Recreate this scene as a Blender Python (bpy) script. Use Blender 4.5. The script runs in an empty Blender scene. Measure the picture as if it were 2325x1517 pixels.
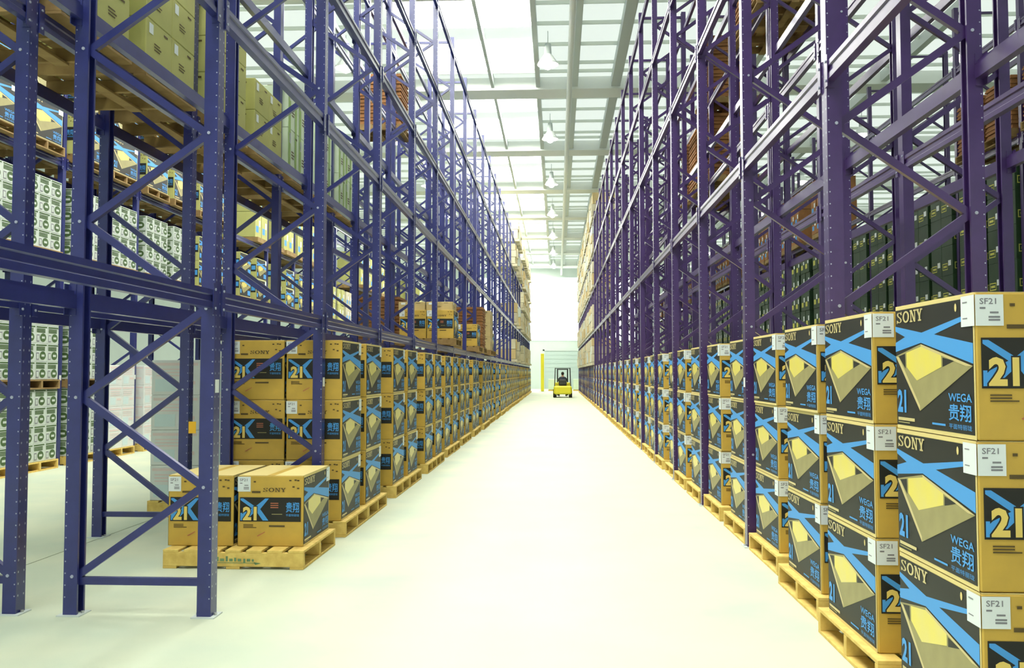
import bpy, bmesh, math, random
from mathutils import Vector, Matrix
random.seed(7)
S = bpy.context.scene
COL = S.collection
PI = math.pi

# ------------------------------------------------------------------ camera
FPX, VPX, VPY, CAMH = 2000.0, 1265.0, 846.0, 1.55
cam_d = bpy.data.cameras.new('camera'); cam = bpy.data.objects.new('camera', cam_d); COL.objects.link(cam)
cam_d.sensor_width = 36.0; cam_d.lens = FPX / 2325.0 * 36.0; cam_d.clip_end = 300
yaw = math.atan((VPX - 1162.5) / FPX); pitch = math.atan((VPY - 758.5) / FPX)
cam.location = (0, 0, CAMH); cam.rotation_euler = (PI / 2 + pitch, 0, yaw)
S.camera = cam

# ------------------------------------------------------------------ world, light, exposure
w = bpy.data.worlds.new('world'); S.world = w; w.use_nodes = True
bg = w.node_tree.nodes['Background']; bg.inputs[0].default_value = (0.93, 1.0, 0.97, 1); bg.inputs[1].default_value = 1.7
SKY_L = 31.0          # radiance of the daylight panels in the roof
LAMP_L = 55.0
S.view_settings.view_transform = 'Standard'; S.view_settings.look = 'None'
S.view_settings.exposure = -0.48; S.view_settings.gamma = 1.0
S.view_settings.use_curve_mapping = False
try:
    S.cycles.use_denoising = True; S.cycles.max_bounces = 5; S.cycles.diffuse_bounces = 3; S.cycles.glossy_bounces = 2; S.cycles.transmission_bounces = 2; S.cycles.use_adaptive_sampling = True; S.cycles.adaptive_threshold = 0.1; S.cycles.adaptive_min_samples = 16; S.cycles.use_light_tree = False
    S.cycles.sample_clamp_indirect = 6
except Exception:
    pass

# ------------------------------------------------------------------ materials
def mat(name, col, rough=0.6, metal=0.0, noise=0.0, scale=6.0, col2=None, bump=0.0, spec=0.5, stretch=None, coat=0.0):
    m = bpy.data.materials.new(name); m.use_nodes = True
    nt = m.node_tree; b = nt.nodes['Principled BSDF']
    b.inputs['Roughness'].default_value = rough; b.inputs['Metallic'].default_value = metal
    b.inputs['Specular IOR Level'].default_value = spec
    if coat: b.inputs['Coat Weight'].default_value = coat; b.inputs['Coat Roughness'].default_value = 0.25
    c = (*col, 1)
    if noise or col2 or bump:
        tc = nt.nodes.new('ShaderNodeTexCoord'); mp = nt.nodes.new('ShaderNodeMapping')
        if stretch: mp.inputs['Scale'].default_value = stretch
        nt.links.new(tc.outputs['Object'], mp.inputs[0])
        n = nt.nodes.new('ShaderNodeTexNoise'); n.inputs['Scale'].default_value = scale; n.inputs['Detail'].default_value = 5
        nt.links.new(mp.outputs[0], n.inputs['Vector'])
        r = nt.nodes.new('ShaderNodeValToRGB')
        c2 = col2 or tuple(x * (1 - noise) for x in col)
        r.color_ramp.elements[0].position = 0.3; r.color_ramp.elements[1].position = 0.7
        r.color_ramp.elements[0].color = (*c2, 1); r.color_ramp.elements[1].color = c
        nt.links.new(n.outputs['Fac'], r.inputs[0]); nt.links.new(r.outputs[0], b.inputs['Base Color'])
        if bump:
            bp = nt.nodes.new('ShaderNodeBump'); bp.inputs['Strength'].default_value = bump; bp.inputs['Distance'].default_value = 0.01
            nt.links.new(n.outputs['Fac'], bp.inputs['Height']); nt.links.new(bp.outputs[0], b.inputs['Normal'])
    else:
        b.inputs['Base Color'].default_value = c
    return m

def emit(name, col, s):
    m = bpy.data.materials.new(name); m.use_nodes = True; nt = m.node_tree
    b = nt.nodes['Principled BSDF']; b.inputs['Base Color'].default_value = (*col, 1)
    b.inputs['Emission Color'].default_value = (*col, 1); b.inputs['Emission Strength'].default_value = s
    return m

M = dict(
    floor=mat('concrete', (0.63, 0.66, 0.48), 0.6, noise=0.10, scale=1.1, col2=(0.50, 0.58, 0.45), bump=0.05),
    joint=mat('floor_joint', (0.25, 0.30, 0.27), 0.9),
    roof=mat('roof_sheet', (0.86, 0.90, 0.84), 0.6, noise=0.05, scale=0.7),
    steel_w=mat('white_steel', (0.86, 0.90, 0.85), 0.5),
    steel_g=mat('grey_steel', (0.58, 0.64, 0.61), 0.55),
    wall=mat('wall_panel', (0.60, 0.68, 0.63), 0.7, noise=0.05, scale=0.8),
    sky=emit('daylight_panel', (1.0, 1.0, 0.92), SKY_L),
    end_fill=emit('fill_panel_glow', (0.95, 1.0, 0.97), 1.8),  # emission of the light panel added on the end wall
    lamp=emit('lamp_glow', (1.0, 0.93, 0.75), LAMP_L),
    blue=mat('blue_cast_paint', (0.024, 0.030, 0.165), 0.28, noise=0.2, scale=9, coat=0.3),  # left racks: bluish cast of the light put into the paint colour
    purple=mat('purple_cast_paint', (0.054, 0.025, 0.125), 0.28, noise=0.2, scale=9, coat=0.3),  # right racks: purple cast put into the paint colour
    dot=mat('hole_light_bolt', (0.36, 0.39, 0.50), 0.5),  # pale discs stand for light through the post holes; bolt heads too
    zinc=mat('zinc', (0.5, 0.52, 0.5), 0.4, 0.6),
    tag=mat('white_card', (0.82, 0.85, 0.82), 0.6),
    amber=mat('amber_card', (0.9, 0.5, 0.02), 0.5),
    card=mat('cardboard', (0.62, 0.40, 0.062), 0.65, noise=0.1, scale=7, col2=(0.53, 0.345, 0.06)),
    cardedge=mat('cardboard_edge', (0.74, 0.60, 0.24), 0.65),
    black=mat('print_black', (0.022, 0.022, 0.018), 0.5, spec=0.3),
    pblue=mat('print_blue', (0.075, 0.33, 0.74), 0.5, spec=0.3),
    beige=mat('print_beige', (0.36, 0.32, 0.14), 0.5, noise=0.15, scale=9, spec=0.3),
    beige2=mat('print_cream', (0.62, 0.52, 0.24), 0.4),
    yellow=mat('print_yellow', (0.80, 0.68, 0.12), 0.32, noise=0.05, scale=5, col2=(0.74, 0.64, 0.22), spec=0.3),
    ink=mat('print_ink', (0.10, 0.065, 0.015), 0.6),
    inkred=mat('print_red', (0.5, 0.16, 0.08), 0.6),
    label=mat('paper_label', (0.80, 0.86, 0.85), 0.5),
    lab_ink=mat('label_ink', (0.22, 0.22, 0.24), 0.6),
    wood=mat('pallet_wood', (0.80, 0.60, 0.17), 0.75, noise=0.2, scale=5, col2=(0.62, 0.40, 0.09), stretch=(3, 3, 3), bump=0.1),
    wood_shade=mat('shaded_pallet_wood', (0.36, 0.24, 0.09), 0.8, noise=0.3, scale=5, col2=(0.22, 0.13, 0.045), bump=0.1),  # darker copy of pallet wood, underside shade put into its colour
    stencil=mat('stencil_green', (0.16, 0.27, 0.12), 0.7),
    brown=mat('brown_board', (0.34, 0.15, 0.045), 0.75, noise=0.2, scale=8),
    kraft=mat('kraft_board', (0.56, 0.43, 0.20), 0.75, noise=0.12, scale=5),
    olive=mat('olive_board', (0.50, 0.50, 0.17), 0.7, noise=0.1, scale=5),
    cream=mat('cream_board', (0.66, 0.62, 0.44), 0.75, noise=0.35, scale=2.2, col2=(0.45, 0.40, 0.26)),
    lid=mat('print_gold', (0.80, 0.60, 0.15), 0.45),
    wcart=mat('white_board', (0.58, 0.64, 0.58), 0.6, noise=0.08, scale=6),
    wrap=mat('wrapped_board', (0.80, 0.82, 0.79), 0.35, noise=0.08, scale=6),
    gdark=mat('dark_green_print', (0.022, 0.058, 0.020), 0.45, noise=0.2, scale=4),
    gprint=mat('green_print', (0.055, 0.11, 0.03), 0.6),
    gwhite=mat('pale_green_board', (0.66, 0.78, 0.58), 0.65, noise=0.08),
    gstripe=mat('green_stripe', (0.30, 0.46, 0.14), 0.65),
    pink=mat('pink_print', (0.80, 0.66, 0.63), 0.6),
    paleblue=mat('pale_blue_print', (0.66, 0.79, 0.79), 0.6),
    ybord=mat('yellow_label_edge', (0.62, 0.60, 0.12), 0.6),
    ybord2=mat('olive_lit_edge', (0.62, 0.62, 0.30), 0.65),  # carton edge with the far-left lighting put into its colour
    fyel=mat('truck_yellow', (0.80, 0.72, 0.03), 0.4),
    fdark=mat('truck_dark', (0.03, 0.035, 0.035), 0.5),
    rubber=mat('rubber', (0.02, 0.02, 0.02), 0.8),
    cloth=mat('dark_cloth', (0.035, 0.045, 0.07), 0.9),
    skin=mat('skin', (0.5, 0.3, 0.2), 0.6),
    hair=mat('hair', (0.015, 0.012, 0.01), 0.7),
    door=mat('door_grey', (0.46, 0.56, 0.53), 0.6),
)

def translucent(m, col, fac):
    nt = m.node_tree; b = nt.nodes['Principled BSDF']; out = nt.nodes['Material Output']
    t = nt.nodes.new('ShaderNodeBsdfTranslucent'); t.inputs[0].default_value = (*col, 1)
    mx = nt.nodes.new('ShaderNodeMixShader'); mx.inputs[0].default_value = fac
    nt.links.new(b.outputs[0], mx.inputs[1]); nt.links.new(t.outputs[0], mx.inputs[2]); nt.links.new(mx.outputs[0], out.inputs['Surface'])
translucent(M['roof'], (0.96, 1.0, 0.95), 0.70)

# ------------------------------------------------------------------ mesh builder
class MB:
    def __init__(s): s.v = []; s.f = []; s.m = []; s.mats = []
    def mi(s, m):
        m = M[m] if isinstance(m, str) else m
        if m not in s.mats: s.mats.append(m)
        return s.mats.index(m)
    def face(s, pts, m):
        n = len(s.v); s.v += [tuple(p) for p in pts]; s.f.append(list(range(n, n + len(pts)))); s.m.append(s.mi(m))
    def box(s, a, b, m):
        n = len(s.v); (x0, y0, z0), (x1, y1, z1) = a, b
        s.v += [(x0,y0,z0),(x1,y0,z0),(x1,y1,z0),(x0,y1,z0),(x0,y0,z1),(x1,y0,z1),(x1,y1,z1),(x0,y1,z1)]
        k = s.mi(m)
        for q in ((0,3,2,1),(4,5,6,7),(0,1,5,4),(1,2,6,5),(2,3,7,6),(3,0,4,7)):
            s.f.append([n + i for i in q]); s.m.append(k)
    def bbox(s, a, b, m, c=0.006):
        """box with chamfered edges"""
        bm = bmesh.new(); bmesh.ops.create_cube(bm, size=1)
        for v in bm.verts:
            v.co = Vector([(a[i] + b[i]) / 2 + v.co[i] * (b[i] - a[i]) for i in range(3)])
        bmesh.ops.bevel(bm, geom=bm.edges[:], offset=c, segments=1, affect='EDGES')
        s.bm(bm, m)
    def bm(s, bm, m, mtx=None):
        n = len(s.v); k = s.mi(m); bm.verts.index_update()
        s.v += [tuple(mtx @ v.co if mtx else v.co) for v in bm.verts]
        for f in bm.faces: s.f.append([n + v.index for v in f.verts]); s.m.append(k)
        bm.free()
    def prism(s, prof, p0, p1, ax, ay, m):
        """extrude a closed profile (a,b) along p0->p1; ax, ay are the profile's axes"""
        p0, p1, ax, ay = map(Vector, (p0, p1, ax, ay)); n = len(s.v); k = s.mi(m); c = len(prof)
        for p in (p0, p1): s.v += [tuple(p + ax * a + ay * b) for a, b in prof]
        for i in range(c):
            j = (i + 1) % c; s.f.append([n + i, n + j, n + c + j, n + c + i]); s.m.append(k)
        s.f.append([n + i for i in range(c)][::-1]); s.m.append(k)
        s.f.append([n + c + i for i in range(c)]); s.m.append(k)
    def cyl(s, p0, p1, r0, r1, seg, m):
        p0, p1 = Vector(p0), Vector(p1); d = (p1 - p0).normalized()
        a = d.orthogonal().normalized(); b = d.cross(a); n = len(s.v); k = s.mi(m)
        for p, r in ((p0, r0), (p1, r1)):
            for i in range(seg):
                t = 2 * PI * i / seg; s.v.append(tuple(p + a * (r * math.cos(t)) + b * (r * math.sin(t))))
        for i in range(seg):
            j = (i + 1) % seg; s.f.append([n + i, n + j, n + seg + j, n + seg + i]); s.m.append(k)
        s.f.append([n + i for i in range(seg)][::-1]); s.m.append(k); s.f.append([n + seg + i for i in range(seg)]); s.m.append(k)
    def mesh(s, name):
        me = bpy.data.meshes.new(name); me.from_pydata(s.v, [], s.f)
        for m in s.mats: me.materials.append(m)
        me.polygons.foreach_set('material_index', s.m); me.update()
        bm = bmesh.new(); bm.from_mesh(me); bm.normal_update(); bm.to_mesh(me); bm.free()
        return me

def put(name, me, loc=(0, 0, 0), parent=None, rz=0.0, **kw):
    o = bpy.data.objects.new(name, me); COL.objects.link(o)
    o.location = loc; o.rotation_euler = (0, 0, rz)
    if parent: o.parent = parent
    for k, v in kw.items(): o['category' if k == 'cat' else k] = v
    return o
def empty(name, loc, **kw): return put(name, None, loc, **kw)
ORD = ['first','second','third','fourth','fifth','sixth','seventh','eighth','ninth','tenth','eleventh','twelfth','thirteenth','fourteenth','fifteenth','sixteenth','seventeenth','eighteenth','nineteenth','twentieth']
def ordn(i):
    if i < 20: return ORD[i]
    t = i + 1
    if t % 10 == 0: return {30: 'thirtieth', 40: 'fortieth'}.get(t, str(t))
    return {2: 'twenty', 3: 'thirty', 4: 'forty'}[t // 10] + '-' + ORD[t % 10 - 1]

# ------------------------------------------------------------------ the building
H, YB, YE, XL, XR = 11.5, -7.0, 84.0, -24.0, 22.0
mb = MB(); mb.box((XL, YB, -0.3), (XR, YE, -0.012), 'joint')
fl = put('floor', mb.mesh('floor'), kind='structure')
xs = [XL, -4.28, 6.1, XR]
for i in range(3):
    mb = MB(); mb.box((xs[i] + (0.006 if i else 0), YB, -0.012), (xs[i + 1] - (0.006 if i < 2 else 0), YE, 0), 'floor'); put('slab', mb.mesh('slab'), parent=fl)
mb = MB(); mb.face([(XL, YB, H), (XL, YE, H), (XR, YE, H), (XR, YB, H)], 'roof'); ce = put('ceiling', mb.mesh('ceiling'), kind='structure')
mb = MB(); mb.box((XL - 0.2, YB, 0), (XL, YE, H), 'wall'); put('wall_left', mb.mesh('wall_left'), kind='structure')
mb = MB(); mb.box((XR, YB, 0), (XR + 0.2, YE, H), 'wall'); put('wall_right', mb.mesh('wall_right'), kind='structure')
mb = MB(); mb.box((XL, YB - .2, 6.2), (XR, YB, H), 'wall'); mb.box((XL, YB - .2, 0), (-11, YB, 6.2), 'wall'); mb.box((11, YB - .2, 0), (XR, YB, 6.2), 'wall'); put('wall_back_unseen', mb.mesh('wall_back_unseen'), kind='structure')  # out-of-view wall added to cut front fill light; opening sized for it
mb = MB(); mb.box((XL, YE, 0), (XR, YE + 0.2, H), 'wall'); put('wall_end', mb.mesh('wall_end'), kind='structure')
mb = MB(); mb.box((-1.2, YE - 0.08, 0), (2.2, YE, 3.6), 'door')
for i in range(9): mb.box((-1.15, YE - 0.10, 0.1 + i * 0.39), (2.15, YE - 0.08, 0.40 + i * 0.39), 'door')
put('door_1', mb.mesh('roller_door'), kind='structure')
mb = MB()
for x in (-1.35, 2.2): mb.box((x, YE - 0.12, 0), (x + 0.15, YE, 3.75), 'steel_g')
mb.box((-1.35, YE - 0.12, 3.6), (2.35, YE, 3.85), 'steel_g')
put('trim_1', mb.mesh('door_frame'), kind='structure')
mb = MB(); mb.box((-7.5, YE - .06, 4.6), (7.5, YE - .02, 10.6), 'end_fill'); put('fill_panel_1', mb.mesh('end_fill_panel'), kind='structure')  # glowing panel added to brighten the far end of the aisle
GY0, GS = 29.8, 8.2          # roof girders across the hall
girders = [GY0 + GS * k for k in range(-4, 7)]
mg = MB(); mg.box((XL, -0.5, H - 0.42), (XR, 0.5, H), 'steel_w'); mg = mg.mesh('girder')
for y in girders: put('girder', mg, (0, y, 0), ce)
mp_ = MB(); mp_.box((XL, -0.03, H - 0.10), (XR, 0.03, H), 'roof'); mp_ = mp_.mesh('purlin')
for y in girders:
    for j in (1.6, 3.0, 4.6, 6.2, 7.0):
        if y + j < YE - 0.5: put('purlin', mp_, (0, y + j, 0), ce)
mf = {}
for x, wd, nm in ((-2.15, 0.10, 'a'), (-0.62, 0.14, 'b'), (0.62, 0.18, 'c'), (1.98, 0.30, 'd'), (-6.5, 0.2, 'e'), (6.2, 0.2, 'f'), (10.8, 0.2, 'g'), (-11, 0.2, 'h')):
    q = MB(); q.box((-wd / 2, 0, H - 0.34), (wd / 2, GS - 1.0, H), 'steel_g'); me = q.mesh('roof_fin')
    for y in girders[:-1]: put('roof_fin', me, (x, y + 0.5, 0), ce)
mb = MB(); mb.cyl((0.42, YB, H - 0.62), (0.42, YE, H - 0.62), 0.09, 0.09, 12, 'steel_w'); pp = put('ceiling_pipe', mb.mesh('ceiling_pipe'), label='long white pipe running along the ceiling above the aisle', cat='pipe')
q = MB(); q.box((-0.02, -0.02, H - 0.55), (0.02, 0.02, H - 0.4), 'steel_g'); q = q.mesh('hanger')
for y in girders:
    put('pipe_hanger', q, (0.42, y, 0), pp)
# daylight panels let into the roof
for x0, x1 in ((-4.6, -0.75),):
    q = MB(); q.box((x0, 0, H - 0.03), (x1, 2.5, H - 0.005), 'sky'); me = q.mesh('skylight_panel')
    for y in girders:
        for j in (0.75, 4.35):
            if y + j + 2.6 < YE: put('skylight_panel', me, (0, y + j, 0), ce)

# hanging lamps
def lamp_parts():
    a = MB(); a.cyl((0, 0, 0.30), (0, 0, 0.62), 0.11, 0.09, 14, 'steel_g')
    b = MB(); n = 16
    for (r0, z0), (r1, z1) in (((0.12, 0.30), (0.30, 0.04)), ((0.30, 0.04), (0.31, 0.0))):
        for i in range(n):
            t0, t1 = 2 * PI * i / n, 2 * PI * (i + 1) / n
            b.face([(r0*math.cos(t0), r0*math.sin(t0), z0), (r0*math.cos(t1), r0*math.sin(t1), z0), (r1*math.cos(t1), r1*math.sin(t1), z1), (r1*math.cos(t0), r1*math.sin(t0), z1)], 'steel_w')
    c = MB(); bm = bmesh.new(); bmesh.ops.create_uvsphere(bm, u_segments=14, v_segments=10, radius=.14); c.bm(bm, 'lamp', Matrix.Translation((0, 0, 0.0)))
    d = MB(); d.cyl((0, 0, 0.62), (0, 0, 1.0), 0.012, 0.012, 6, 'steel_g')
    return (('housing', a.mesh('lamp_housing')), ('reflector', b.mesh('lamp_reflector')), ('bulb', c.mesh('lamp_bulb')), ('rod', d.mesh('lamp_rod')))
LP = lamp_parts()
for row, x, desc in (('c', -0.25, 'above the aisle'), ('r', 11.5, 'over the hall right of the racks'), ('l', -6.2, 'over the side aisle left of the racks')):
    for i, y in enumerate([girders[k] - 4.5 for k in range(3, 11)]):
        z0 = H - 1.0
        t = empty('ceiling_lamp', (x, y, z0), label='round hanging lamp %s, %s from the camera' % (desc, ordn(i)), cat='lamp', group='high bay lamps')
        for n, me in LP: put(n, me, (0, 0, 0), t)

# ------------------------------------------------------------------ racks
def post_mesh(top, m):
    a, b, t, l = 0.045, 0.05, 0.010, 0.018
    prof = [(-a, -b), (a, -b), (a, -b + l), (a - t, -b + l), (a - t, -b + t), (-a + t, -b + t), (-a + t, b - t), (a - t, b - t), (a - t, b - l), (a, b - l), (a, b), (-a, b)]
    q = MB(); q.prism(prof, (0, 0, 0.008), (0, 0, top), (1, 0, 0), (0, 1, 0), m); return q.mesh('post')
def perforation_mesh(top):
    q = MB(); z = 0.12
    while z < top - 0.05:
        for s in (-1, 1):
            y = s * 0.0506
            for x in (-0.034,):
                q.face([(x + 0.005 * math.cos(k * PI / 3), y, z + 0.005 * math.sin(k * PI / 3)) for k in (range(6) if s < 0 else range(5, -1, -1))], 'dot')
        for y in (-0.03, 0.03):
            q.face([(-0.0456, y + 0.0055 * math.cos(k * PI / 3), z + 0.008 * math.sin(k * PI / 3)) for k in range(5, -1, -1)], 'dot')
        z += 0.075
    return q.mesh('perforations')
def brace_prism(q, p0, p1, m):
    p0, p1 = Vector(p0), Vector(p1); d = (p1 - p0).normalized(); up = Vector((-d.z, 0, d.x))
    if up.z < 0: up = -up
    w_, y_, t = 0.0235, 0.018, 0.006
    q.prism([(-y_, -w_), (y_, -w_), (y_, -w_ + t), (-y_ + t, -w_ + t), (-y_ + t, w_ - t), (y_, w_ - t), (y_, w_), (-y_, w_)], p0, p1, (0, 1, 0), up, m)
def beam_prism(q, y0, y1, m, x=0.0, z=0.0, s=1):
    prof = [(0, -0.058), (0, -0.022), (0.009, -0.014), (0.009, 0.018), (0, 0.026), (0, 0.058), (0.036, 0.058), (0.036, 0.032), (0.052, 0.032), (0.052, -0.058)]
    q.prism([(x + s * a, z + b) for a, b in prof], (0, y0, 0), (0, y1, 0), (1, 0, 0), (0, 0, 1), m)
q = MB(); q.box((-0.075, -0.075, 0), (0.075, 0.075, 0.008), 'steel_g')
for x in (-0.058, 0.058): q.cyl((x, 0, 0.008), (x, 0, 0.022), 0.011, 0.011, 6, 'zinc')
PLATE = q.mesh('base_plate')
q = MB(); q.cyl((0, -0.056, 0), (0, -0.049, 0), 0.011, 0.011, 6, 'dot'); BOLT = q.mesh('bolt')
q = MB(); q.box((-0.002, -0.03, 0), (0.0, 0.03, 0.085), 'tag'); TAG = q.mesh('location_tag')

def rack(label, xf, sgn, depth, levels, y0, bay, k0, k1, top, m, braces_to, beams_to, fine_to, bolts_to=2, tags=True):
    xr = xf + sgn * depth
    root = empty('pallet_rack', (xf, y0 + k0 * bay, 0), label=label, cat='rack')
    R = root.location.copy()
    def P(n, me, loc, parent=None, rz=0): return put(n, me, Vector(loc) - (R if parent is None else Vector((0, 0, 0))), parent or root, rz)
    pm = post_mesh(top, m); pf = perforation_mesh(top)
    ci, co = xf + sgn * 0.045, xr - sgn * 0.045
    nodes = []          # zigzag of diagonals: even at the rear post, odd at the front post
    z = 0.25; i = 0
    while z < top - 0.15: nodes.append(((co - sgn * 0.03) if i % 2 == 0 else (ci + sgn * 0.03), z)); z += 0.57; i += 1
    segs = [(nodes[i], nodes[i + 1]) for i in range(len(nodes) - 1)]
    bars = [((ci + sgn * 0.03, 0.215), (co - sgn * 0.03, 0.215)), ((ci + sgn * 0.03, top - 0.1), (co - sgn * 0.03, top - 0.1))]
    cache = {}
    def bmesh_of(a, b):
        k = (round(b[0] - a[0], 3), round(b[1] - a[1], 3))
        if k not in cache:
            qq = MB(); brace_prism(qq, (0, 0, 0), (k[0], 0, k[1]), m); cache[k] = qq.mesh('brace')
        return cache[k]
    far = MB(); farn = 0
    for k in range(k0, k1 + 1):
        y = y0 + k * bay
        for x, rz in ((ci, 0 if sgn > 0 else PI), (co, PI if sgn > 0 else 0)):
            p = P('post', pm, (x, y, 0), None, rz)
            if k <= k0 + 15: P('base_plate', PLATE, (0, 0, 0), p)
            if k - k0 <= fine_to:
                o = P('perforations', pf, (0, 0, 0), p); o['kind'] = 'stuff'
            if k - k0 <= bolts_to:
                for nx, nz in nodes:
                    if abs(nx - x) < 0.06: P('bolt', BOLT, (0.012, 0, nz), p) if rz == 0 else P('bolt', BOLT, (0.012, 0, nz), p, PI)
            if tags and x == ci and -1 < k < 6: P('location_tag', TAG, (-0.0455, 0, 1.42), p)
        for a, b in bars + segs:
            if k < braces_to: P('brace', bmesh_of(a, b), (a[0], y, a[1]))
            else: brace_prism(far, (a[0] - R.x, y - R.y, a[1]), (b[0] - R.x, y - R.y, b[1]), m); farn += 1
    if farn:
        o = put('brace', far.mesh('far_braces'), (0, 0, 0), root); o['kind'] = 'stuff'
    L = bay - 0.10
    bmF = {}
    for s in (1, -1):
        qq = MB(); beam_prism(qq, -L / 2, L / 2, m, 0, 0, s); bmF[s] = qq.mesh('beam')
    qc = MB(); qc.box((-0.006, -0.055, -0.10), (0, 0.0, 0.10), m)
    for zz in (-0.06, 0.06): qc.cyl((-0.006, -0.025, zz), (-0.012, -0.025, zz), 0.009, 0.009, 6, 'dot')
    qc.box((-0.006, -0.012, -0.1), (0.05, -0.004, 0.1), m)
    conn = qc.mesh('connector')
    far = MB(); farn = 0
    for k in range(k0, k1):
        yc = y0 + (k + 0.5) * bay
        for zl in levels:
            for x, s in ((xf - sgn * 0.004, sgn), (xr + sgn * 0.004, -sgn)):
                if k < beams_to:
                    b = P('beam', bmF[s], (x, yc, zl))
                    if k < k0 + 5:
                        for e in (-1, 1):
                            c = P('connector', conn, (0, e * (L / 2 + 0.005), 0), b)
                            if s > 0: c.rotation_euler = (0, 0, 0) if e > 0 else (PI, 0, 0)
                            else: c.rotation_euler = (0, 0, PI) if e < 0 else (PI, 0, PI)
                else: beam_prism(far, yc - L / 2 - R.y, yc + L / 2 - R.y, m, x - R.x, zl, s); farn += 1
    if farn:
        o = put('beam', far.mesh('far_beams'), (0, 0, 0), root); o['kind'] = 'stuff'
    return root

RX, RD, RY, RB = 1.68, 0.95, 5.56, 2.46
LX, LD, LY, LB = -2.19, 0.96, 5.58, 2.60
L2D, LGAP = 0.91, 0.31
R_LEV = [3.42, 5.38, 7.0, 8.55]
L_LEV = [2.02, 3.92, 5.30, 6.75, 8.38]
rack('purple steel pallet rack lining the right side of the aisle', RX, 1, RD, R_LEV, RY, RB, -1, 26, 8.9, M['purple'], 15, 34, 5, 2)
rack('purple steel pallet rack standing back to back behind the one right of the aisle', RX + RD + 0.46 + RD, -1, RD, R_LEV, RY, RB, -1, 14, 8.9, M['purple'], 15, 34, 1, 1, False)
rack('blue steel pallet rack lining the left side of the aisle', LX, -1, LD, L_LEV, LY, LB, -1, 25, 8.75, M['blue'], 15, 29, 5, 2)
rack('blue steel pallet rack standing back to back behind the one left of the aisle', LX - LD - LGAP - L2D, 1, L2D, L_LEV, LY, LB, -1, 13, 8.75, M['blue'], 14, 29, 2, 2, False)
L3X = -8.25
L3_LEV = [3.32, 5.05, 7.0]
rack('blue steel pallet rack across the side aisle on the far left', L3X, -1, LD, L3_LEV, 9.05, LB, 0, 22, 8.75, M['blue'], 12, 20, 0, 0)
R3X = 8.0
R3_LEV = [2.72, 5.6, 7.6]
rack('purple steel pallet rack across the next aisle on the far right', R3X, 1, RD, R3_LEV, 8.1, RB, 0, 26, 8.9, M['purple'], 11, 20, 0, 0, False)

# ------------------------------------------------------------------ pallets
PW, PL, PH = 1.13, 1.0, 0.148
dxs = [0.0625 + i * (PW - 0.125) / 6 for i in range(7)]
sys_ = [0.022, PL / 2, PL - 0.022]; bxs = [0.055, PW / 2, PW - 0.055]
def pallet_meshes(wd):
    q = MB(); q.bbox((-0.0625, 0, 0.128), (0.0625, PL, 0.148), wd, 0.002); dk = q.mesh('deck_board')
    q = MB(); q.bbox((0, -0.022, 0.02), (PW, 0.022, 0.128), wd, 0.003); sg = q.mesh('stringer')
    q = MB(); q.bbox((-0.055, 0, 0), (0.055, PL, 0.02), wd, 0.002); bt = q.mesh('bottom_board')
    q = MB()
    for x in dxs: q.box((x - 0.0625, 0, 0.128), (x + 0.0625, PL, 0.148), wd)
    for y in sys_: q.box((0, y - 0.022, 0.02), (PW, y + 0.022, 0.128), wd)
    for x in bxs: q.box((x - 0.055, 0, 0), (x + 0.055, PL, 0.02), wd)
    return dk, sg, bt, q.mesh('pallet')
PAL = {0: pallet_meshes('wood'), 1: pallet_meshes('wood_shade')}
def pallet(x, y, z, fine, label, group=None, sy=1.0):
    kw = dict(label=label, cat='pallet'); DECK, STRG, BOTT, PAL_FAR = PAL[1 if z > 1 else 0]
    if group: kw['group'] = group
    if not fine:
        return put('wooden_pallet', PAL_FAR, (x, y, z), **kw)
    t = empty('wooden_pallet', (x, y, z), **kw)
    for d in dxs: put('deck_board', DECK, (d, 0, 0), t)
    for d in sys_: put('stringer', STRG, (0, d, 0), t)
    for d in bxs: put('bottom_board', BOTT, (d, 0, 0), t)
    t.scale = (1, sy, 1)
    return t

# ------------------------------------------------------------------ lettering
_tc = bpy.data.curves.new('lettering', 'FONT'); _to = bpy.data.objects.new('lettering', _tc); COL.objects.link(_to)
def text_polys(s, off=0.0):
    """outline polygons of a string in a unit box (x 0..1, y 0..1), plus nothing else"""
    _tc.body = s; _tc.offset = off; _tc.resolution_u = 2; bpy.context.view_layer.update()
    ev = _to.evaluated_get(bpy.context.evaluated_depsgraph_get()); me = ev.to_mesh()
    v = [(p.co.x, p.co.y) for p in me.vertices]; f = [list(p.vertices) for p in me.polygons]; ev.to_mesh_clear()
    x0, x1 = min(a for a, b in v), max(a for a, b in v); y0, y1 = min(b for a, b in v), max(b for a, b in v)
    return [((a - x0) / (x1 - x0), (b - y0) / (y1 - y0)) for a, b in v], f
def stroke(pts, wd):
    out = []
    for (x0, y0), (x1, y1) in zip(pts, pts[1:]):
        d = math.hypot(x1 - x0, y1 - y0); nx, ny = -(y1 - y0) / d * wd / 2, (x1 - x0) / d * wd / 2
        out.append([(x0 + nx, y0 + ny), (x0 - nx, y0 - ny), (x1 - nx, y1 - ny), (x1 + nx, y1 + ny)])
    return out
def rect(x0, y0, x1, y1): return [(x0, y0), (x1, y0), (x1, y1), (x0, y1)]
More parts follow.
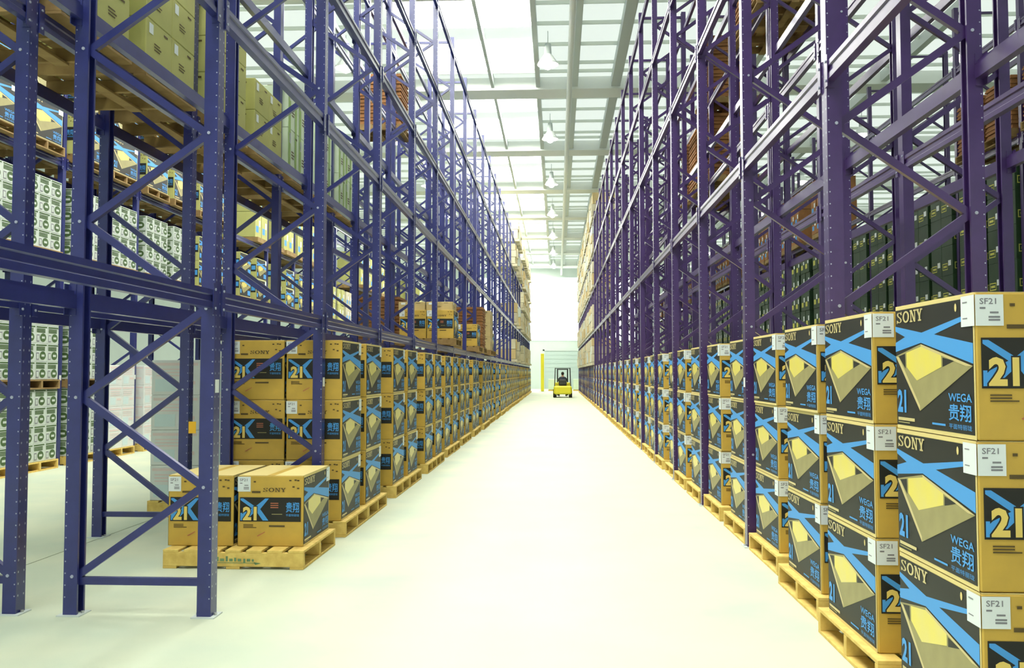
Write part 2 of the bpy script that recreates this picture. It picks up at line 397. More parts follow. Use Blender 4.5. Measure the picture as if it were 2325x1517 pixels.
def slab_word():
    """the four slab serif capitals, as polygons in a unit box (y up)"""
    P = []
    # S
    c = [(0.185, 0.76), (0.15, 0.9), (0.095, 0.93), (0.045, 0.88), (0.035, 0.75), (0.06, 0.62), (0.14, 0.45), (0.175, 0.3), (0.165, 0.15), (0.11, 0.07), (0.06, 0.1), (0.025, 0.24)]
    for a in stroke(c, 0.055): P.append(a)
    P += [rect(0.172, 0.70, 0.2, 1.0), rect(0.0, 0.0, 0.028, 0.3)]
    # O
    cx, cy, n = 0.37, 0.5, 16
    for i in range(n):
        t0, t1 = 2 * PI * i / n, 2 * PI * (i + 1) / n
        P.append([(cx + 0.13 * math.cos(t0), cy + 0.5 * math.sin(t0)), (cx + 0.13 * math.cos(t1), cy + 0.5 * math.sin(t1)), (cx + 0.07 * math.cos(t1), cy + 0.36 * math.sin(t1)), (cx + 0.07 * math.cos(t0), cy + 0.36 * math.sin(t0))])
    # N
    P += [rect(0.55, 0, 0.585, 1), rect(0.70, 0, 0.735, 1), rect(0.525, 0.88, 0.6, 1), rect(0.525, 0, 0.625, 0.12), rect(0.665, 0.88, 0.765, 1), [(0.555, 1), (0.61, 1), (0.735, 0), (0.68, 0)]]
    # Y
    P += [rect(0.865, 0, 0.92, 0.5), rect(0.835, 0, 0.95, 0.12), rect(0.775, 0.88, 0.875, 1), rect(0.915, 0.88, 1.0, 1), [(0.79, 0.95), (0.85, 0.95), (0.925, 0.4), (0.865, 0.4)], [(0.93, 0.95), (0.97, 0.95), (0.915, 0.4), (0.87, 0.4)]]
    return P
T21 = text_polys('21', 0.045); T21O = text_polys('21', 0.085); TWEGA = text_polys('WEGA', 0.015); TGX = text_polys('贵翔', 0.012); TTAG = text_polys('平面特丽珑'); TSF = text_polys('SF21', 0.012)
SLAB = slab_word()

class Face:
    """prints onto one side of a carton: u to the right, v down, both 0..1"""
    def __init__(s, mb, o, ux, vz, w, h, n): s.mb, s.o, s.ux, s.vz, s.w, s.h, s.n = mb, Vector(o), Vector(ux), Vector(vz), w, h, Vector(n)
    def p(s, u, v, lift): return s.o + s.ux * (u * s.w) + s.vz * (v * s.h) + s.n * lift
    def poly(s, pts, m, lift=0.001): s.mb.face([s.p(u, v, lift) for u, v in pts][::-1], m)
    def rect(s, u0, v0, u1, v1, m, lift=0.001): s.poly([(u0, v0), (u1, v0), (u1, v1), (u0, v1)], m, lift)
    def text(s, T, u0, v0, u1, v1, m, lift=0.003):
        vs, fs = T
        for f in fs: s.mb.face([s.p(u0 + (u1 - u0) * vs[i][0], v1 - (v1 - v0) * vs[i][1], lift) for i in f], m)
    def polys(s, P, u0, v0, u1, v1, m, lift=0.003):
        for k, f in enumerate(P): s.mb.face([s.p(u0 + (u1 - u0) * a, v1 - (v1 - v0) * b, lift + 0.00002 * k) for a, b in f], m)
def faces_of(mb, W, D, Hh):
    """carton occupies x 0..W, y 0..D, z 0..Hh"""
    return dict(near=Face(mb, (0, 0, Hh), (1, 0, 0), (0, 0, -1), W, Hh, (0, -1, 0)), far=Face(mb, (W, D, Hh), (-1, 0, 0), (0, 0, -1), W, Hh, (0, 1, 0)),
                left=Face(mb, (0, D, Hh), (0, -1, 0), (0, 0, -1), D, Hh, (-1, 0, 0)), right=Face(mb, (W, 0, Hh), (0, 1, 0), (0, 0, -1), D, Hh, (1, 0, 0)))

CW, CD, CH = 0.54, 0.80, 0.57
BLUE_X = [(0.01, .165), (.38, .237), (.857, .155), (.857, .19), (.54, .26), (.975, .345), (.975, .485), (.37, .315), (0.01, .374), (0.01, .30), (.15, .258), (0.01, .205)]
def picture_face(F, fine=True):
    F.rect(.012, .035, .975, .968, 'black', .001)
    if fine: F.polys(SLAB, .035, .05, .40, .145, 'beige2', .0022)
    F.poly(BLUE_X, 'pblue', .0018)
    F.poly([(.012, .41), (.37, .325), (.972, .50), (.345, .84)], 'beige', .0024)
    F.poly([(.17, .385), (.37, .345), (.625, .418), (.625, .503), (.31, .607), (.17, .50)], 'yellow', .003)
    F.poly([(.64, .435), (.775, .462), (.64, .503)], 'black', .003); F.poly([(.055, .412), (.15, .392), (.155, .515)], 'black', .003)
    F.poly([(.012, .41), (.06, .42), (.345, .80), (.345, .84)], 'beige2', .0028)
    F.poly([(.37, .325), (.972, .50), (.90, .50), (.37, .345)], 'beige2', .0032)
    F.text(T21, .03, .68, .155, .865, 'pblue') if fine else F.rect(.04, .68, .15, .86, 'pblue', .003)
    if fine:
        F.text(TWEGA, .70, .69, .955, .748, 'pblue'); F.text(TGX, .70, .765, .945, .885, 'pblue'); F.text(TTAG, .70, .905, .95, .942, 'pblue')
        F.rect(.035, .905, .27, .93, 'beige2', .003); F.rect(.035, .94, .2, .95, 'beige', .003); F.rect(.50, .915, .66, .93, 'pblue', .003)
        F.poly([(.80 + .012 * math.cos(k * PI / 5), .088 + .03 * math.sin(k * PI / 5)) for k in range(10)], 'cardedge', .003)
    else: F.rect(.70, .69, .95, .90, 'pblue', .003)
def plain_face(F, fine=True):
    F.rect(.035, .31, .962, .65, 'black', .001)
    F.poly([(.045, .325), (.085, .325), (.27, .44), (.42, .325), (.475, .325), (.345, .475), (.47, .635), (.385, .635), (.28, .5), (.13, .635), (.045, .635), (.045, .53), (.09, .53), (.22, .465), (.045, .35)][::1], 'pblue', .0018)
    if fine:
        F.text(T21O, .070, .428, .305, .646, 'black', .0024); F.text(T21, .082, .44, .293, .634, 'lid', .003)
        F.polys(SLAB, .385, .175, .73, .232, 'ink', .0014)
        F.text(TGX, .735, .375, .935, .52, 'pblue', .0024); F.text(TTAG, .735, .54, .935, .575, 'pblue', .0024)
        F.rect(.215, .222, .345, .25, 'ink', .0014)
        for v in (.385, .415, .445): F.rect(.50, v, .62, v + .013, 'inkred', .0024)
        F.rect(.52, .54, .68, .55, 'beige', .0024)
        for v in (.69, .71, .73): F.rect(.09, v, .24 + .05 * (v > .72), v + .01, 'ink', .0014)
        F.rect(.48, .70, .72, .725, 'ink', .0014); F.poly([(.30, .85), (.42, .79), (.42, .80), (.31, .86)], 'inkred', .0014)
        for u, v in ((.78, .06), (.86, .055), (.83, .15), (.90, .17), (.90, .06), (.24, .08)): F.rect(u, v, u + .035, v + .02, 'ink', .0014)
    else:
        F.rect(.09, .44, .28, .635, 'card', .003); F.rect(.735, .37, .935, .57, 'pblue', .0024); F.rect(.385, .175, .73, .232, 'ink', .0014)
def label_on(F1, F2, lift=0.0014):
    """F1: printed side where the label sits at the left; F2: the side around that corner"""
    F1.rect(0, .02, .195, .23, 'label', lift); F2.rect(.86, .02, 1.0, .23, 'label', .0036)
    F1.text(TSF, .03, .045, .145, .085, 'lab_ink', lift + .001)
    for v, a, b in ((.105, .03, .07), (.135, .10, .16), (.165, .09, .17), (.185, .09, .17)): F1.rect(a, v, b, v + .012, 'lab_ink', lift + .001)
    for v in (.06, .17): F2.rect(.88, v, .93, v + .008, 'lab_ink', .0045)
def carton_mesh(fine, labels):
    mb = MB(); g = 0.002
    mb.bbox((g, g, 0.001), (CW - g, CD - g, CH - 0.004), 'card', 0.006)
    # two top flaps meeting on a seam, closed by clear tape
    mb.box((g + .004, g + .004, CH - .004), (CW / 2 - .002, CD - g - .004, CH - .001), 'cardedge'); mb.box((CW / 2 + .002, g + .004, CH - .004), (CW - g - .004, CD - g - .004, CH - .001), 'cardedge')
    mb.box((CW / 2 - .03, 0.004, CH - .001), (CW / 2 + .03, CD - .004, CH - .0004), 'card')
    F = faces_of(mb, CW, CD, CH)
    for k in ('left', 'right'):
        F[k].rect(.012, .002, .99, .034, 'cardedge', .0002); F[k].rect(.012, .968, .99, .998, 'cardedge', .0002); F[k].rect(.975, .034, .99, .968, 'cardedge', .0002)
        picture_face(F[k], fine)
    for k in ('near', 'far'): plain_face(F[k], fine)
    if labels: label_on(F['near'], F['left']); label_on(F['far'], F['right'])
    return mb.mesh('tv_carton')
CARTON, CARTON_FAR = carton_mesh(True, False), carton_mesh(False, True)
q = MB(); Fq = faces_of(q, CW, CD, CH); label_on(Fq['near'], Fq['left']); LAB_A = q.mesh('shipping_label')
q = MB(); Fq = faces_of(q, CW, CD, CH); label_on(Fq['far'], Fq['right']); LAB_B = q.mesh('shipping_label')
def recolour(me, swap):
    n = me.copy()
    for i, m in enumerate(n.materials):
        if m.name in swap: n.materials[i] = M[swap[m.name]]
    return n
SW = {'cardboard': 'olive', 'cardboard_edge': 'ybord2'}  # far-left cartons: board shifted to olive to carry the different light there
CARTON_O, CARTON_FAR_O = recolour(CARTON, SW), recolour(CARTON_FAR, SW)
def carton(x, y, z, label, group, fine, scale=1.0, side=0, olive=False):
    """side: +1 stands left of the aisle (its right face shows), -1 right of it"""
    o = put('tv_carton', (CARTON_O if fine else CARTON_FAR_O) if olive else (CARTON if fine else CARTON_FAR), (x, y, z), label=label, cat='carton', group=group)
    if fine: put('shipping_label', LAB_A, (0, 0, 0), o); put('shipping_label', LAB_B, (0, 0, 0), o)
    if scale != 1: o.scale = (scale,) * 3
    return o

# ------------------------------------------------------------------ carton stacks on the floor along the aisle
far_stack = MB()
TIER = ('bottom', 'middle', 'top')
IND_Y = 47.0
def jit(a): return random.uniform(-a, a)
def stack(side, i, x, y, fine, rear, py, sy=1.0):
    where = 'right of the aisle' if side < 0 else 'left of the aisle'
    px = x - 0.045 if side < 0 else x - 1.10 + 0.02
    if y < IND_Y:
        pallet(px, py, 0, y < 22, 'wooden pallet under the %s carton stack %s' % (ordn(i), where), 'pallets along the aisle', sy)
    for t in range(3):
        z = PH + t * (CH + 0.001)
        xx = (x if side < 0 else x - CW) + jit(.008); yy = y + jit(.012)
        if y < IND_Y:
            carton(xx, yy, z, '%s TV carton facing the aisle in the %s stack %s' % (TIER[t], ordn(i), where), 'TV cartons stacked along the aisle', fine, side=-side)
            if rear: carton(xx + CW + .015 if side < 0 else xx - CW - .015, yy + jit(.01), z, '%s TV carton on the inner side of the %s stack %s' % (TIER[t], ordn(i), where), 'TV cartons stacked along the aisle', fine, side=-side)
        else:
            far_stack.box((xx, yy, z), (xx + CW, yy + CD, z + CH - .004), 'card')
            fx = xx - .002 if side < 0 else xx + CW + .002
            F = faces_of(far_stack, CW, CD, CH); F['left'].o += Vector((xx, yy, z)); F['right'].o += Vector((xx, yy, z)); F['near'].o += Vector((xx, yy, z))
            f = F['left'] if side < 0 else F['right']
            f.rect(.012, .035, .975, .968, 'black', .002); f.poly([(.012, .41), (.37, .325), (.972, .50), (.345, .84)], 'yellow', .004)
            f.poly(BLUE_X, 'pblue', .004); F['near'].rect(.035, .31, .962, .65, 'black', .002); F['near'].rect(0, .02, .2, .23, 'label', .002)
    if y >= IND_Y: far_stack.box((px, py, 0.0), (px + PW, py + PL, .13), 'wood')
spots = [(3.45, 3.30, 1.0), (4.54, 4.44, .985)]
xs_r = {0: 1.60, 1: 1.60, 2: 1.665, 3: 1.72}
for k in range(0, 26):
    yk = RY + RB * k; spots += [(yk + (.16 if k == 0 else .12), yk + .085, 1.0), (yk + 1.45 + (0 if k < 2 else jit(.04)), yk + 1.33, 1.0)]
for i, (y, py, sy) in enumerate(spots):
    if y < 69: stack(-1, i, xs_r.get(i, 1.725 + jit(.015)), y, y < 26, i < 4, py, sy)
spots = []
for k in range(1, 25):
    yk = LY + LB * k; spots += [(yk + .10, yk + .085, 1.0), (yk + 1.14 + (0 if k < 2 else .06 + jit(.05)), yk + 1.10, 1.0)]
for i, (y, py, sy) in enumerate(spots):
    if y < 69: stack(1, i, -2.04 + (0 if i < 2 else jit(.02)), y, y < 26, i < 2, py, sy)
# the low pallet in front of the left rack
t = pallet(-3.125, 6.90, 0, True, 'wooden pallet with faint green stencil carrying two TV cartons at the front left')
q = MB(); st = Face(q, (0, -.0005, .128), (1, 0, 0), (0, 0, -1), PW, .108, (0, -1, 0))
for a, b, v0, v1 in ((.38, .40, .3, .62), (.41, .44, .42, .62), (.45, .465, .25, .62), (.475, .50, .42, .62), (.51, .525, .35, .62), (.535, .56, .42, .62), (.575, .59, .42, .7), (.60, .625, .42, .62), (.635, .65, .45, .62), (.36, .66, .70, .745)):
    st.rect(a, v0, b, v1, 'stencil', .001)
st.poly([(.65, .66), (.70, .74), (.66, .86)], 'stencil', .001)
put('stencil', q.mesh('stencil'), (0, 0, 0), t, label='green stencilled letters and arrow')
carton(-2.045 - CW, 7.06, PH, 'right TV carton of the pair on the low pallet, front left', 'TV cartons on the low pallet', True)
carton(-2.075 - 2 * CW, 7.05, PH, 'left TV carton on the low pallet, partly hidden by the blue post', 'TV cartons on the low pallet', True)
q = far_stack.mesh('far_cartons'); put('far_tv_cartons', q, label='TV cartons stacked on pallets at the far end of the aisle', cat='cartons', kind='stuff')

# ------------------------------------------------------------------ other loads
def load_box(mb, W, D, Hh, m): mb.bbox((.002, .002, .001), (W - .002, D - .002, Hh - .001), m, .006)
def white_carton():
    W, D, h = .36, .32, .285; mb = MB(); load_box(mb, W, D, h, 'wcart'); F = faces_of(mb, W, D, h)
    for k in ('near', 'right', 'left'):
        f = F[k]; f.rect(.06, .05, .94, .12, 'gprint', .001)
        f.poly([(.62 + .26 * math.cos(a * PI / 8), .66 + .24 * math.sin(a * PI / 8)) for a in range(16)], 'gprint', .001); f.rect(.5, .6, .76, .72, 'wcart', .002)
        for v in (.17, .25, .33): f.rect(.08, v, .80, v + .055, 'gprint', .001)
        f.rect(.08, .5, .3, .9, 'lab_ink', .001); f.rect(.12, .56, .26, .84, 'wcart', .002)
    return mb.mesh('white_carton'), (W, D, h)
def green_carton():
    W, D, h = .52, .50, .60; mb = MB(); load_box(mb, W, D, h, 'gdark'); F = faces_of(mb, W, D, h)
    for k in ('near', 'left', 'right'):
        f = F[k]
        for a in ((.08, .58, .55, .61), (.08, .78, .55, .81), (.08, .58, .11, .81), (.52, .58, .55, .81)): f.rect(*a, 'ybord', .001)
        f.rect(.16, .66, .46, .73, 'ybord', .001); f.rect(.60, .5, .85, .68, 'label', .001)
    return mb.mesh('green_carton'), (W, D, h)
def plain_carton(name, m, W, D, h, band=None):
    mb = MB(); load_box(mb, W, D, h, m); F = faces_of(mb, W, D, h)
    for k in ('near', 'right', 'left'):
        if band: F[k].rect(.0, .0, .22, 1, band, .001); F[k].rect(.6, .0, .78, 1, band, .001)
        for i, v in enumerate((.50, .57, .64)): F[k].rect(.30, v, .52 + .05 * (i % 2), v + .03, 'ink', .001)
        F[k].rect(.66, .12, .82, .17, 'ink', .001); F[k].rect(.1, .1, .26, .34, 'label', .001)
    mb.box((W / 2 - .03, .0, h - .001), (W / 2 + .03, D, h), 'kraft')
    return mb.mesh(name), (W, D, h)
def wrapped_carton():
    W, D, h = .55, .48, .385; mb = MB(); load_box(mb, W, D, h, 'wrap'); F = faces_of(mb, W, D, h)
    for k in ('near', 'right', 'left'):
        f = F[k]; f.rect(.05, .08, .95, .16, 'pink', .001); f.rect(.08, .55, .5, .9, 'paleblue', .001)
        for v in (.25, .34, .43): f.rect(.1, v, .8, v + .035, 'pink', .001)
        f.rect(.6, .6, .9, .7, 'pink', .001)
    return mb.mesh('wrapped_carton'), (W, D, h)
WC, GC, WR = white_carton(), green_carton(), wrapped_carton()
OLV = plain_carton('olive_carton', 'olive', .55, .48, .36); STP = plain_carton('striped_carton', 'gwhite', .50, .46, .55, 'gstripe')
def flat_stack():
    """a bale of flattened brown boards"""
    W, D, h = 1.06, .94, .16; mb = MB()
    for i in range(5):
        j = .012 * ((i * 7) % 3); mb.box((j, j, i * .032), (W - j, D - j, i * .032 + .029), 'brown')
    return mb.mesh('board_bundle'), (W, D, h)
FB = flat_stack()
KRL = plain_carton('low_kraft_carton', 'kraft', .54, .62, .17)
KR = plain_carton('kraft_carton', 'kraft', .54, .47, .40)
NZ = ('bottom', 'second', 'third', 'fourth', 'fifth', 'sixth', 'seventh', 'eighth', 'ninth', 'tenth', 'eleventh')
def fill(name, kind, x, y, z, nx, ny, nz, what, where, group, cat='carton', fine=False, show=None):
    """a pallet at (x, y, z) and the goods stacked on it; each one is told apart by its tier and place"""
    me, (W, D, h) = kind
    pallet(x, y, z, fine, 'wooden pallet under %s, %s' % (what + 's', where), 'pallets of ' + group); z += PH
    ox = (PW - nx * W) / 2; oy = (PL - ny * D) / 2
    for c in range(nz):
        for a in range(nx):
            for b in range(ny):
                if show and not show(a, b, c): continue
                spot = '' if nx == 1 else ', %s %s' % (('left', 'right')[a] if nx == 2 else ('left', 'centre', 'right')[a], ('front', 'back')[b] if ny == 2 else ('front', 'middle', 'back')[b])
                put(name, me, (x + ox + a * W, y + oy + b * D, z + c * h), label='%s, %s tier%s, %s' % (what, NZ[c], spot, where), cat=cat, group=group)
# far left rack: printed white cartons on the floor and first level, large TV cartons on the second
skin = lambda nx: (lambda a, b, c: a == nx - 1 or b == 0)
for k in range(0, 8):
    for j, oy in enumerate((.13, 1.38)):
        y = 9.05 + LB * k + oy; x = L3X - 1.0; nth = ordn(2 * k + j)
        if k < 3 and (k, j) != (2, 1):
            for z, nz, tt in ((0, 4, 'lower'), (4 * .285 + PH + .001, 4, 'upper')):
                fill('white_carton', WC, x, y, z, 3, 3, nz, 'white green-printed carton', '%s %s floor pallet, far left' % (nth, tt), 'small white cartons far left', show=lambda a, b, c: a == 2 or (b == 0 and a > 0))
            pass
        if k < 4: fill('white_carton', WC, x, y, 3.38, 3, 3, 4, 'white green-printed carton', '%s raised pallet, far left rack' % nth, 'small white cartons far left', show=lambda a, b, c: a == 2)
        if (k == 2 and j == 1) or 2 < k < 5:
            fill('wrapped_carton', WR, x, y, 0, 2, 2, 4, 'pale red-printed carton', '%s floor pallet, far left' % nth, 'white cartons far left', show=skin(2))
        if k < 5:
            sc = 1.18; zz = 5.11
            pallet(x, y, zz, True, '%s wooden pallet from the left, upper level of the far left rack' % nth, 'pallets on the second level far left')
            for c in range(2):
                carton(x + PW - .03 - CW * sc, y + .02, zz + PH + c * (CH * sc + .001), '%s large TV carton, %s pallet on the far left upper level' % ('upper' if c else 'lower', nth), 'large TV cartons far left', True, sc, olive=True)
        if 4 <= k < 8:
            n2 = ordn(2 * k + j - 8)
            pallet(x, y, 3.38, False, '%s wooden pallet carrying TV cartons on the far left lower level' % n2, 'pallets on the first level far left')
            for c in range(2):
                carton(x + PW - .03 - CW, y + .02, 3.38 + PH + c * (CH + .001), '%s TV carton, %s pallet on the far left lower level' % (TIER[c * 2], n2), 'TV cartons on the first level far left', False, olive=True)
# back to back left rack: olive and striped cartons on the second level, wrapped cartons on the floor
L2X = LX - LD - LGAP
for k in range(0, 4):
    for j, oy in enumerate((.12, 1.36)):
        y = LY + LB * k + oy; x = L2X - 1.02; nth = ordn(2 * k + j)
        if k < 2: fill('olive_carton', OLV, x, y, 3.98, 2, 2, 3 if (k, j) != (1, 1) else 2, 'olive carton', '%s pallet behind the left rack' % nth, 'olive cartons on the second level', show=skin(2), fine=(k == 0))
        elif k == 2 or j == 0: fill('striped_carton', STP, x, y, 3.98, 2, 2, 2, 'green striped carton', '%s pallet behind the left rack' % nth, 'striped cartons on the second level', show=skin(2))
fill('wrapped_carton', WR, L2X - 1.02, LY + LB + 1.3, 0, 2, 2, 4, 'white red-printed carton', 'floor pallet behind the low pallet', 'white cartons behind the left rack', show=skin(2), fine=True)
fill('board_bundle', FB, L2X - 1.02, LY + LB * 5 + .2, 6.81, 1, 1, 7, 'brown board bundle', 'high load behind the left rack', 'brown board bundles high on the left', 'boards')
fill('board_bundle', FB, L2X - 1.02, LY + LB * 5 + .2, 2.08, 1, 1, 6, 'brown board bundle', 'low load behind the left rack', 'brown board bundles low on the left', 'boards')
# first level of the left rack
zl = 2.08
for n, (k, oy, kind) in enumerate(((4, 1.42, 'tv'), (6, 1.4, 'tv'), (7, .2, 'bb'), (8, .2, 'kr'), (8, 1.4, 'tv'))):
    y = LY + LB * k + oy; nth = ordn(n)
    if kind == 'tv':
        pallet(-3.125, y - .05, zl, n < 1, 'wooden pallet of the %s load on the first level of the left rack' % nth, 'pallets on the first level left')
        for a in range(2): carton(-2.05 - CW - a * (CW + .01), y, zl + PH, '%s TV carton of the %s load on the first level of the left rack' % ('aisle side' if a == 0 else 'inner', nth), 'TV cartons on the first level left', True)
        if n == 0:
            for a in range(2): put('kraft_carton', KRL[0], (-2.08 - .54 - a * .56, y + .1, zl + PH + CH), label='%s low kraft carton lying on top of TV cartons on the left rack' % ('aisle side' if a == 0 else 'inner'), cat='carton', group='kraft cartons on TV cartons')
    elif kind == 'kr': fill('kraft_carton', KR, -3.125, y, zl, 2, 2, 3, 'kraft carton', '%s load on the left rack' % nth, 'kraft cartons on the first level left', show=skin(2))
    else: fill('board_bundle', FB, -3.125, y, zl, 1, 1, 7, 'brown board bundle', '%s load on the left rack' % nth, 'brown board bundles on the left rack', 'boards')
# back to back right rack: tall brown board stacks
R2X = RX + RD + .46
def right_y(y):          # keep loads clear of the posts
    k = (y - RY) / RB; f = k - math.floor(k)
    return RY + RB * (math.floor(k) + (.055 if f < .5 else .54))
for n, (y, lv, nz) in enumerate(((13.1, 2, 8), (14.4, 2, 8), (17.9, 1, 8), (19.2, 1, 8), (17.9, 2, 8), (20.5, 1, 8))):
    fill('board_bundle', FB, R2X - .1, right_y(y), R_LEV[lv] + .06, 1, 1, nz, 'brown board bundle', '%s tall stack behind the right rack' % ordn(n), 'brown board stacks right', 'boards')
for n, (y, nz) in enumerate(((16.7, 5), (17.9, 6), (20.4, 5), (22.9, 6))):
    fill('board_bundle', FB, R2X - .1, right_y(y), .0, 1, 1, nz, 'brown board bundle', '%s floor stack behind the right rack' % ordn(n), 'brown board stacks low right', 'boards')
# far right rack: dark green cartons
for k in range(0, 7):
    for j, oy in enumerate((.12, 1.26)):
        y = 8.1 + RB * k + oy; x = R3X - .1; nth = ordn(2 * k + j)
        fill('green_carton', GC, x, y, 0, 2, 2, 4, 'dark green carton', '%s floor pallet, far right rack' % nth, 'dark green cartons far right', show=lambda a, b, c: a == 0 and c > 0)
        fill('green_carton', GC, x, y, 2.78, 2, 2, 4, 'dark green carton', '%s raised pallet, far right rack' % nth, 'dark green cartons on the first level far right', show=lambda a, b, c: a == 0)
        if k < 4: fill('board_bundle', FB, x, y, 5.66, 1, 1, 6, 'brown board bundle', '%s pallet, far right rack' % nth, 'brown boards far right', 'boards')

for k in range(0, 6):
    for j, oy in enumerate((.14, 1.30)):
        fill('green_carton', GC, R2X - .08, RY + RB * k + oy, 0, 2, 2, 3, 'dark green carton', '%s floor pallet behind the right rack' % ordn(2 * k + j), 'dark green cartons behind the right rack', show=lambda a, b, c: a == 0) if k not in (4, 5) else None
side = MB()
def far_side(x, y, z, nz, h, m, face):
    for c in range(nz):
        for b in range(2):
            x0, y0, z0 = x + jit(.02), y + .02 + b * .5, z + .14 + c * h
            side.box((x0, y0, z0), (x0 + 1.04, y0 + .48, z0 + h - .012), m)
            F = faces_of(side, 1.04, .48, h)[face]; F.o += Vector((x0, y0, z0))
            F.rect(.12, .55, .55, .8, 'ybord' if m == 'gdark' else 'pblue', .002); F.rect(.6, .3, .85, .55, 'label', .002)
    side.box((x, y, z), (x + PW, y + 1.0, z + .13), 'wood_shade')
for k in range(7, 26):
    for oy in (.12, 1.26):
        for z, nz in ((0, 4), (2.78, 4)): far_side(R3X - .1, 8.1 + RB * k + oy, z, nz, .6, 'gdark', 'left')
        if random.random() < .5: far_side(R3X - .1, 8.1 + RB * k + oy, 5.66, 3, .55, 'brown', 'left')
for k in range(5, 22):
    for oy in (.13, 1.38):
        if k > 7: far_side(L3X - 1.0, 9.05 + LB * k + oy, 3.38, 2, .6, random.choice(('olive', 'cream')), 'right')
        if random.random() < .6: far_side(L3X - 1.0, 9.05 + LB * k + oy, 5.11, 2, .7, 'olive', 'right')
        if random.random() < .8: far_side(L3X - 1.0, 9.05 + LB * k + oy, 0, 4, .6, random.choice(('olive', 'gwhite', 'wcart')), 'right')
put('far_side_cartons', side.mesh('far_side_cartons'), label='green and olive cartons filling the distant bays of the outer racks on both sides', cat='cartons', kind='stuff')

# far ends of both racks, packed with cream cartons on every level
fs = MB()
def far_load(x0, y, z, hh):
    a = random.choice((2, 3)); hz = hh / a
    for c in range(a):
        for b in range(2):
            fs.box((x0 + jit(.03), y + b * .52 + .01, z + .14 + c * hz), (x0 + 1.06 + jit(.03), y + b * .52 + .5, z + .14 + (c + 1) * hz - .02), random.choice(('cream', 'cream', 'cream', 'kraft', 'wcart')))
    fs.box((x0, y, z), (x0 + PW, y + 1.0, z + .12), 'cream')
for k in range(14, 26):
    for oy in (.1, 1.25):
        for li, z in enumerate([1.90] + [v + .06 for v in R_LEV]):
            if random.random() < .9: far_load(1.60, RY + RB * k + oy, z, 1.05 if li else 1.1)
for k in range(14, 24):
    for oy in (.1, 1.35):
        for li, z in enumerate([v + .06 for v in L_LEV]):
            if random.random() < (.85 if k > 18 else .3): far_load(-3.1, LY + LB * k + oy, z, 1.0)
put('far_cream_cartons', fs.mesh('far_cream_cartons'), label='cream and brown cartons filling the racks at the far end of the aisle', cat='cartons', kind='stuff')

# tag on the post behind the low pallet
q = MB(); q.box((0, -.004, 0), (.07, 0, .11), 'amber'); put('amber_tag', q.mesh('amber_tag'), (L2X + .004, LY + LB - .046, .98), label='small amber card fixed to a blue post behind the low pallet', cat='tag')

# ------------------------------------------------------------------ yellow forklift with driver
FX, FY = .34, 54.5
t = empty('forklift', (FX, FY, 0), label='yellow forklift seen from behind at the far end of the aisle', cat='forklift')
q = MB(); q.bbox((-.56, 0, .22), (.56, .55, .78), 'fyel', .09); put('counterweight', q.mesh('counterweight'), (0, 0, 0), t)
q = MB(); q.bbox((-.52, .5, .25), (.52, 1.75, .55), 'fyel', .04); q.bbox((-.48, 1.3, .5), (.48, 1.6, 1.0), 'fyel', .05); put('chassis', q.mesh('chassis'), (0, 0, 0), t)
for x, y, r in ((-.48, .35, .21), (.48, .35, .21), (-.5, 1.5, .27), (.5, 1.5, .27)):
    q = MB(); q.cyl((-.1, 0, 0), (.1, 0, 0), r, r, 18, 'rubber'); q.cyl((-.105, 0, 0), (.105, 0, 0), r * .55, r * .55, 12, 'fyel'); put('wheel', q.mesh('wheel'), (x, y, r), t)
q = MB()
for x in (-.5, .5):
    q.prism([(-.03, -.03), (.03, -.03), (.03, .03), (-.03, .03)], (x, .45, .75), (x * .92, .6, 1.95), (1, 0, 0), (0, 1, 0), 'fdark'); q.prism([(-.03, -.03), (.03, -.03), (.03, .03), (-.03, .03)], (x, 1.55, .9), (x * .92, 1.4, 1.95), (1, 0, 0), (0, 1, 0), 'fdark')
    q.box((x * .92 - .03, .57, 1.92), (x * .92 + .03, 1.43, 1.98), 'fdark')
for y in (.57, .75, .93, 1.11, 1.29, 1.4): q.box((-.46, y, 1.93), (.46, y + .035, 1.97), 'fdark')
o = put('overhead_guard', q.mesh('overhead_guard'), (0, 0, 0), t)
q = MB(); q.bbox((-.26, .55, .55), (.26, 1.05, .82), 'fdark', .04); q.bbox((-.25, .5, .8), (.25, .62, 1.2), 'fdark', .05); put('seat', q.mesh('seat'), (0, 0, 0), t)
q = MB()
for x in (-.36, .28): q.box((x, 1.78, .1), (x + .08, 1.9, 1.92), 'fdark')
for z in (.2, 1.2, 1.85): q.box((-.36, 1.8, z), (.36, 1.88, z + .07), 'fdark')
put('mast', q.mesh('mast'), (0, 0, 0), t)
for x in (-.28, .18):
    q = MB(); q.box((x, 1.9, .06), (x + .1, 2.95, .1), 'fdark'); q.box((x, 1.9, .06), (x + .1, 1.94, .6), 'fdark'); put('fork', q.mesh('fork'), (0, 0, 0), t)
t.scale = (1.0, 1.0, .93)
q = MB(); q.cyl((0, 1.25, .95), (0, 1.1, 1.12), .02, .02, 8, 'fdark'); q.cyl((0, 1.1, 1.1), (0, 1.09, 1.13), .16, .16, 16, 'fdark'); put('steering_wheel', q.mesh('steering_wheel'), (0, 0, 0), t)

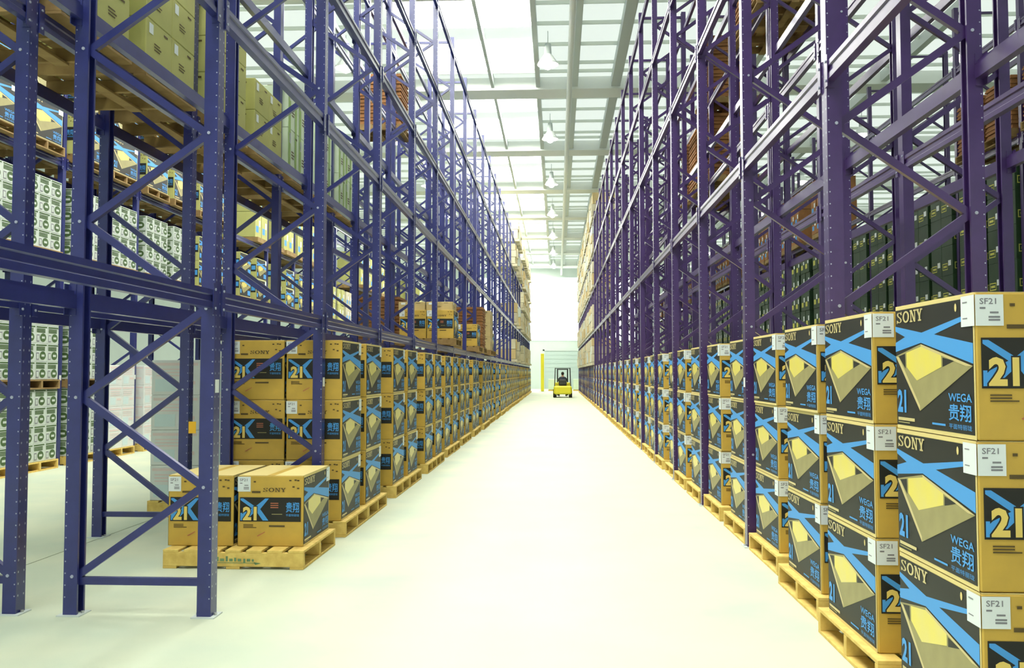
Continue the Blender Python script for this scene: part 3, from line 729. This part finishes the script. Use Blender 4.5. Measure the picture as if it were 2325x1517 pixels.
def driver_mat():
    m = bpy.data.materials.new('driver'); m.use_nodes = True; nt = m.node_tree; b = nt.nodes['Principled BSDF']
    tc = nt.nodes.new('ShaderNodeTexCoord'); sp = nt.nodes.new('ShaderNodeSeparateXYZ'); r = nt.nodes.new('ShaderNodeValToRGB'); r.color_ramp.interpolation = 'CONSTANT'
    dv = nt.nodes.new('ShaderNodeMath'); dv.operation = 'DIVIDE'; dv.inputs[1].default_value = 2
    nt.links.new(tc.outputs['Object'], sp.inputs[0]); nt.links.new(sp.outputs['Z'], dv.inputs[0]); nt.links.new(dv.outputs[0], r.inputs[0]); nt.links.new(r.outputs[0], b.inputs['Base Color'])
    r.color_ramp.elements[0].color = (.035, .045, .07, 1); r.color_ramp.elements[1].position = .705; r.color_ramp.elements[1].color = (.5, .3, .2, 1)
    b.inputs['Roughness'].default_value = .85
    return m
def person():
    J = [((0, .80, .90), .15), ((0, .78, 1.12), .15), ((0, .80, 1.32), .15), ((0, .82, 1.43), .06), ((0, .83, 1.53), .085), ((0, .835, 1.62), .085),      # 0-5 spine, head
         ((.18, .80, 1.34), .07), ((.25, .95, 1.13), .05), ((.12, 1.12, 1.12), .035), ((-.18, .80, 1.34), .07), ((-.25, .95, 1.13), .05), ((-.12, 1.12, 1.12), .035),
         ((.10, .85, .90), .10), ((.14, 1.22, .92), .075), ((.14, 1.30, .62), .045), ((.14, 1.38, .58), .04), ((-.10, .85, .90), .10), ((-.14, 1.22, .92), .075), ((-.14, 1.30, .62), .045), ((-.14, 1.38, .58), .04)]
    E = [(0, 1), (1, 2), (2, 3), (3, 4), (4, 5), (2, 6), (6, 7), (7, 8), (2, 9), (9, 10), (10, 11), (0, 12), (12, 13), (13, 14), (14, 15), (0, 16), (16, 17), (17, 18), (18, 19)]
    me = bpy.data.meshes.new('person'); me.from_pydata([p for p, r in J], E, []); me.materials.append(driver_mat())
    o = bpy.data.objects.new('person', me); COL.objects.link(o)
    md = o.modifiers.new('skin', 'SKIN'); me.skin_vertices.new() if not me.skin_vertices else None
    for i, (p, r) in enumerate(J): me.skin_vertices[0].data[i].radius = (r, r * (.8 if i < 3 else 1))
    me.skin_vertices[0].data[0].use_root = True
    o.modifiers.new('sub', 'SUBSURF').levels = 1; o.modifiers['sub'].render_levels = 1
    return o
p = person(); p.scale = (1, 1, .93); p.location = (FX, FY, -.03); p['label'] = 'driver in dark clothes sitting on the yellow forklift'; p['category'] = 'person'
q = MB(); bm = bmesh.new(); bmesh.ops.create_uvsphere(bm, u_segments=12, v_segments=8, radius=.105)
q.bm(bm, 'hair', Matrix.Translation((0, .80, 1.635)) @ Matrix.Diagonal((.9, 1.0, 1.15, 1))); put('hair', q.mesh('hair'), (0, 0, 0), p, label='short black hair')

# yellow column and pale crates at the end of the aisle
t = empty('guard_column', (-1.2, 72, 0), label='tall yellow column standing at the far left end of the aisle', cat='column')
q = MB(); q.bbox((-.13, -.13, .02), (.13, .13, 3.1), 'fyel', .03); put('shaft', q.mesh('shaft'), (0, 0, 0), t)
q = MB(); q.box((-.3, -.3, 0), (.3, .3, .02), 'steel_g'); put('base_plate', q.mesh('column_base'), (0, 0, 0), t)
for i, (x, y) in enumerate(((-.75, 74), (.0, 75), (1.35, 74.5))):
    q = MB(); q.bbox((0, 0, .12), (.85, .9, 1.0), 'gwhite', .02); q.box((0, 0, 0), (.85, .9, .1), 'wood'); q.box((.1, .1, .1), (.75, .8, .12), 'wood')
    put('pale_crate', q.mesh('pale_crate'), (x, y, 0), label='pale crate on the floor at the aisle end, %s from the left' % ordn(i), cat='crate', group='crates at the aisle end')

COL.objects.unlink(_to); bpy.data.objects.remove(_to)
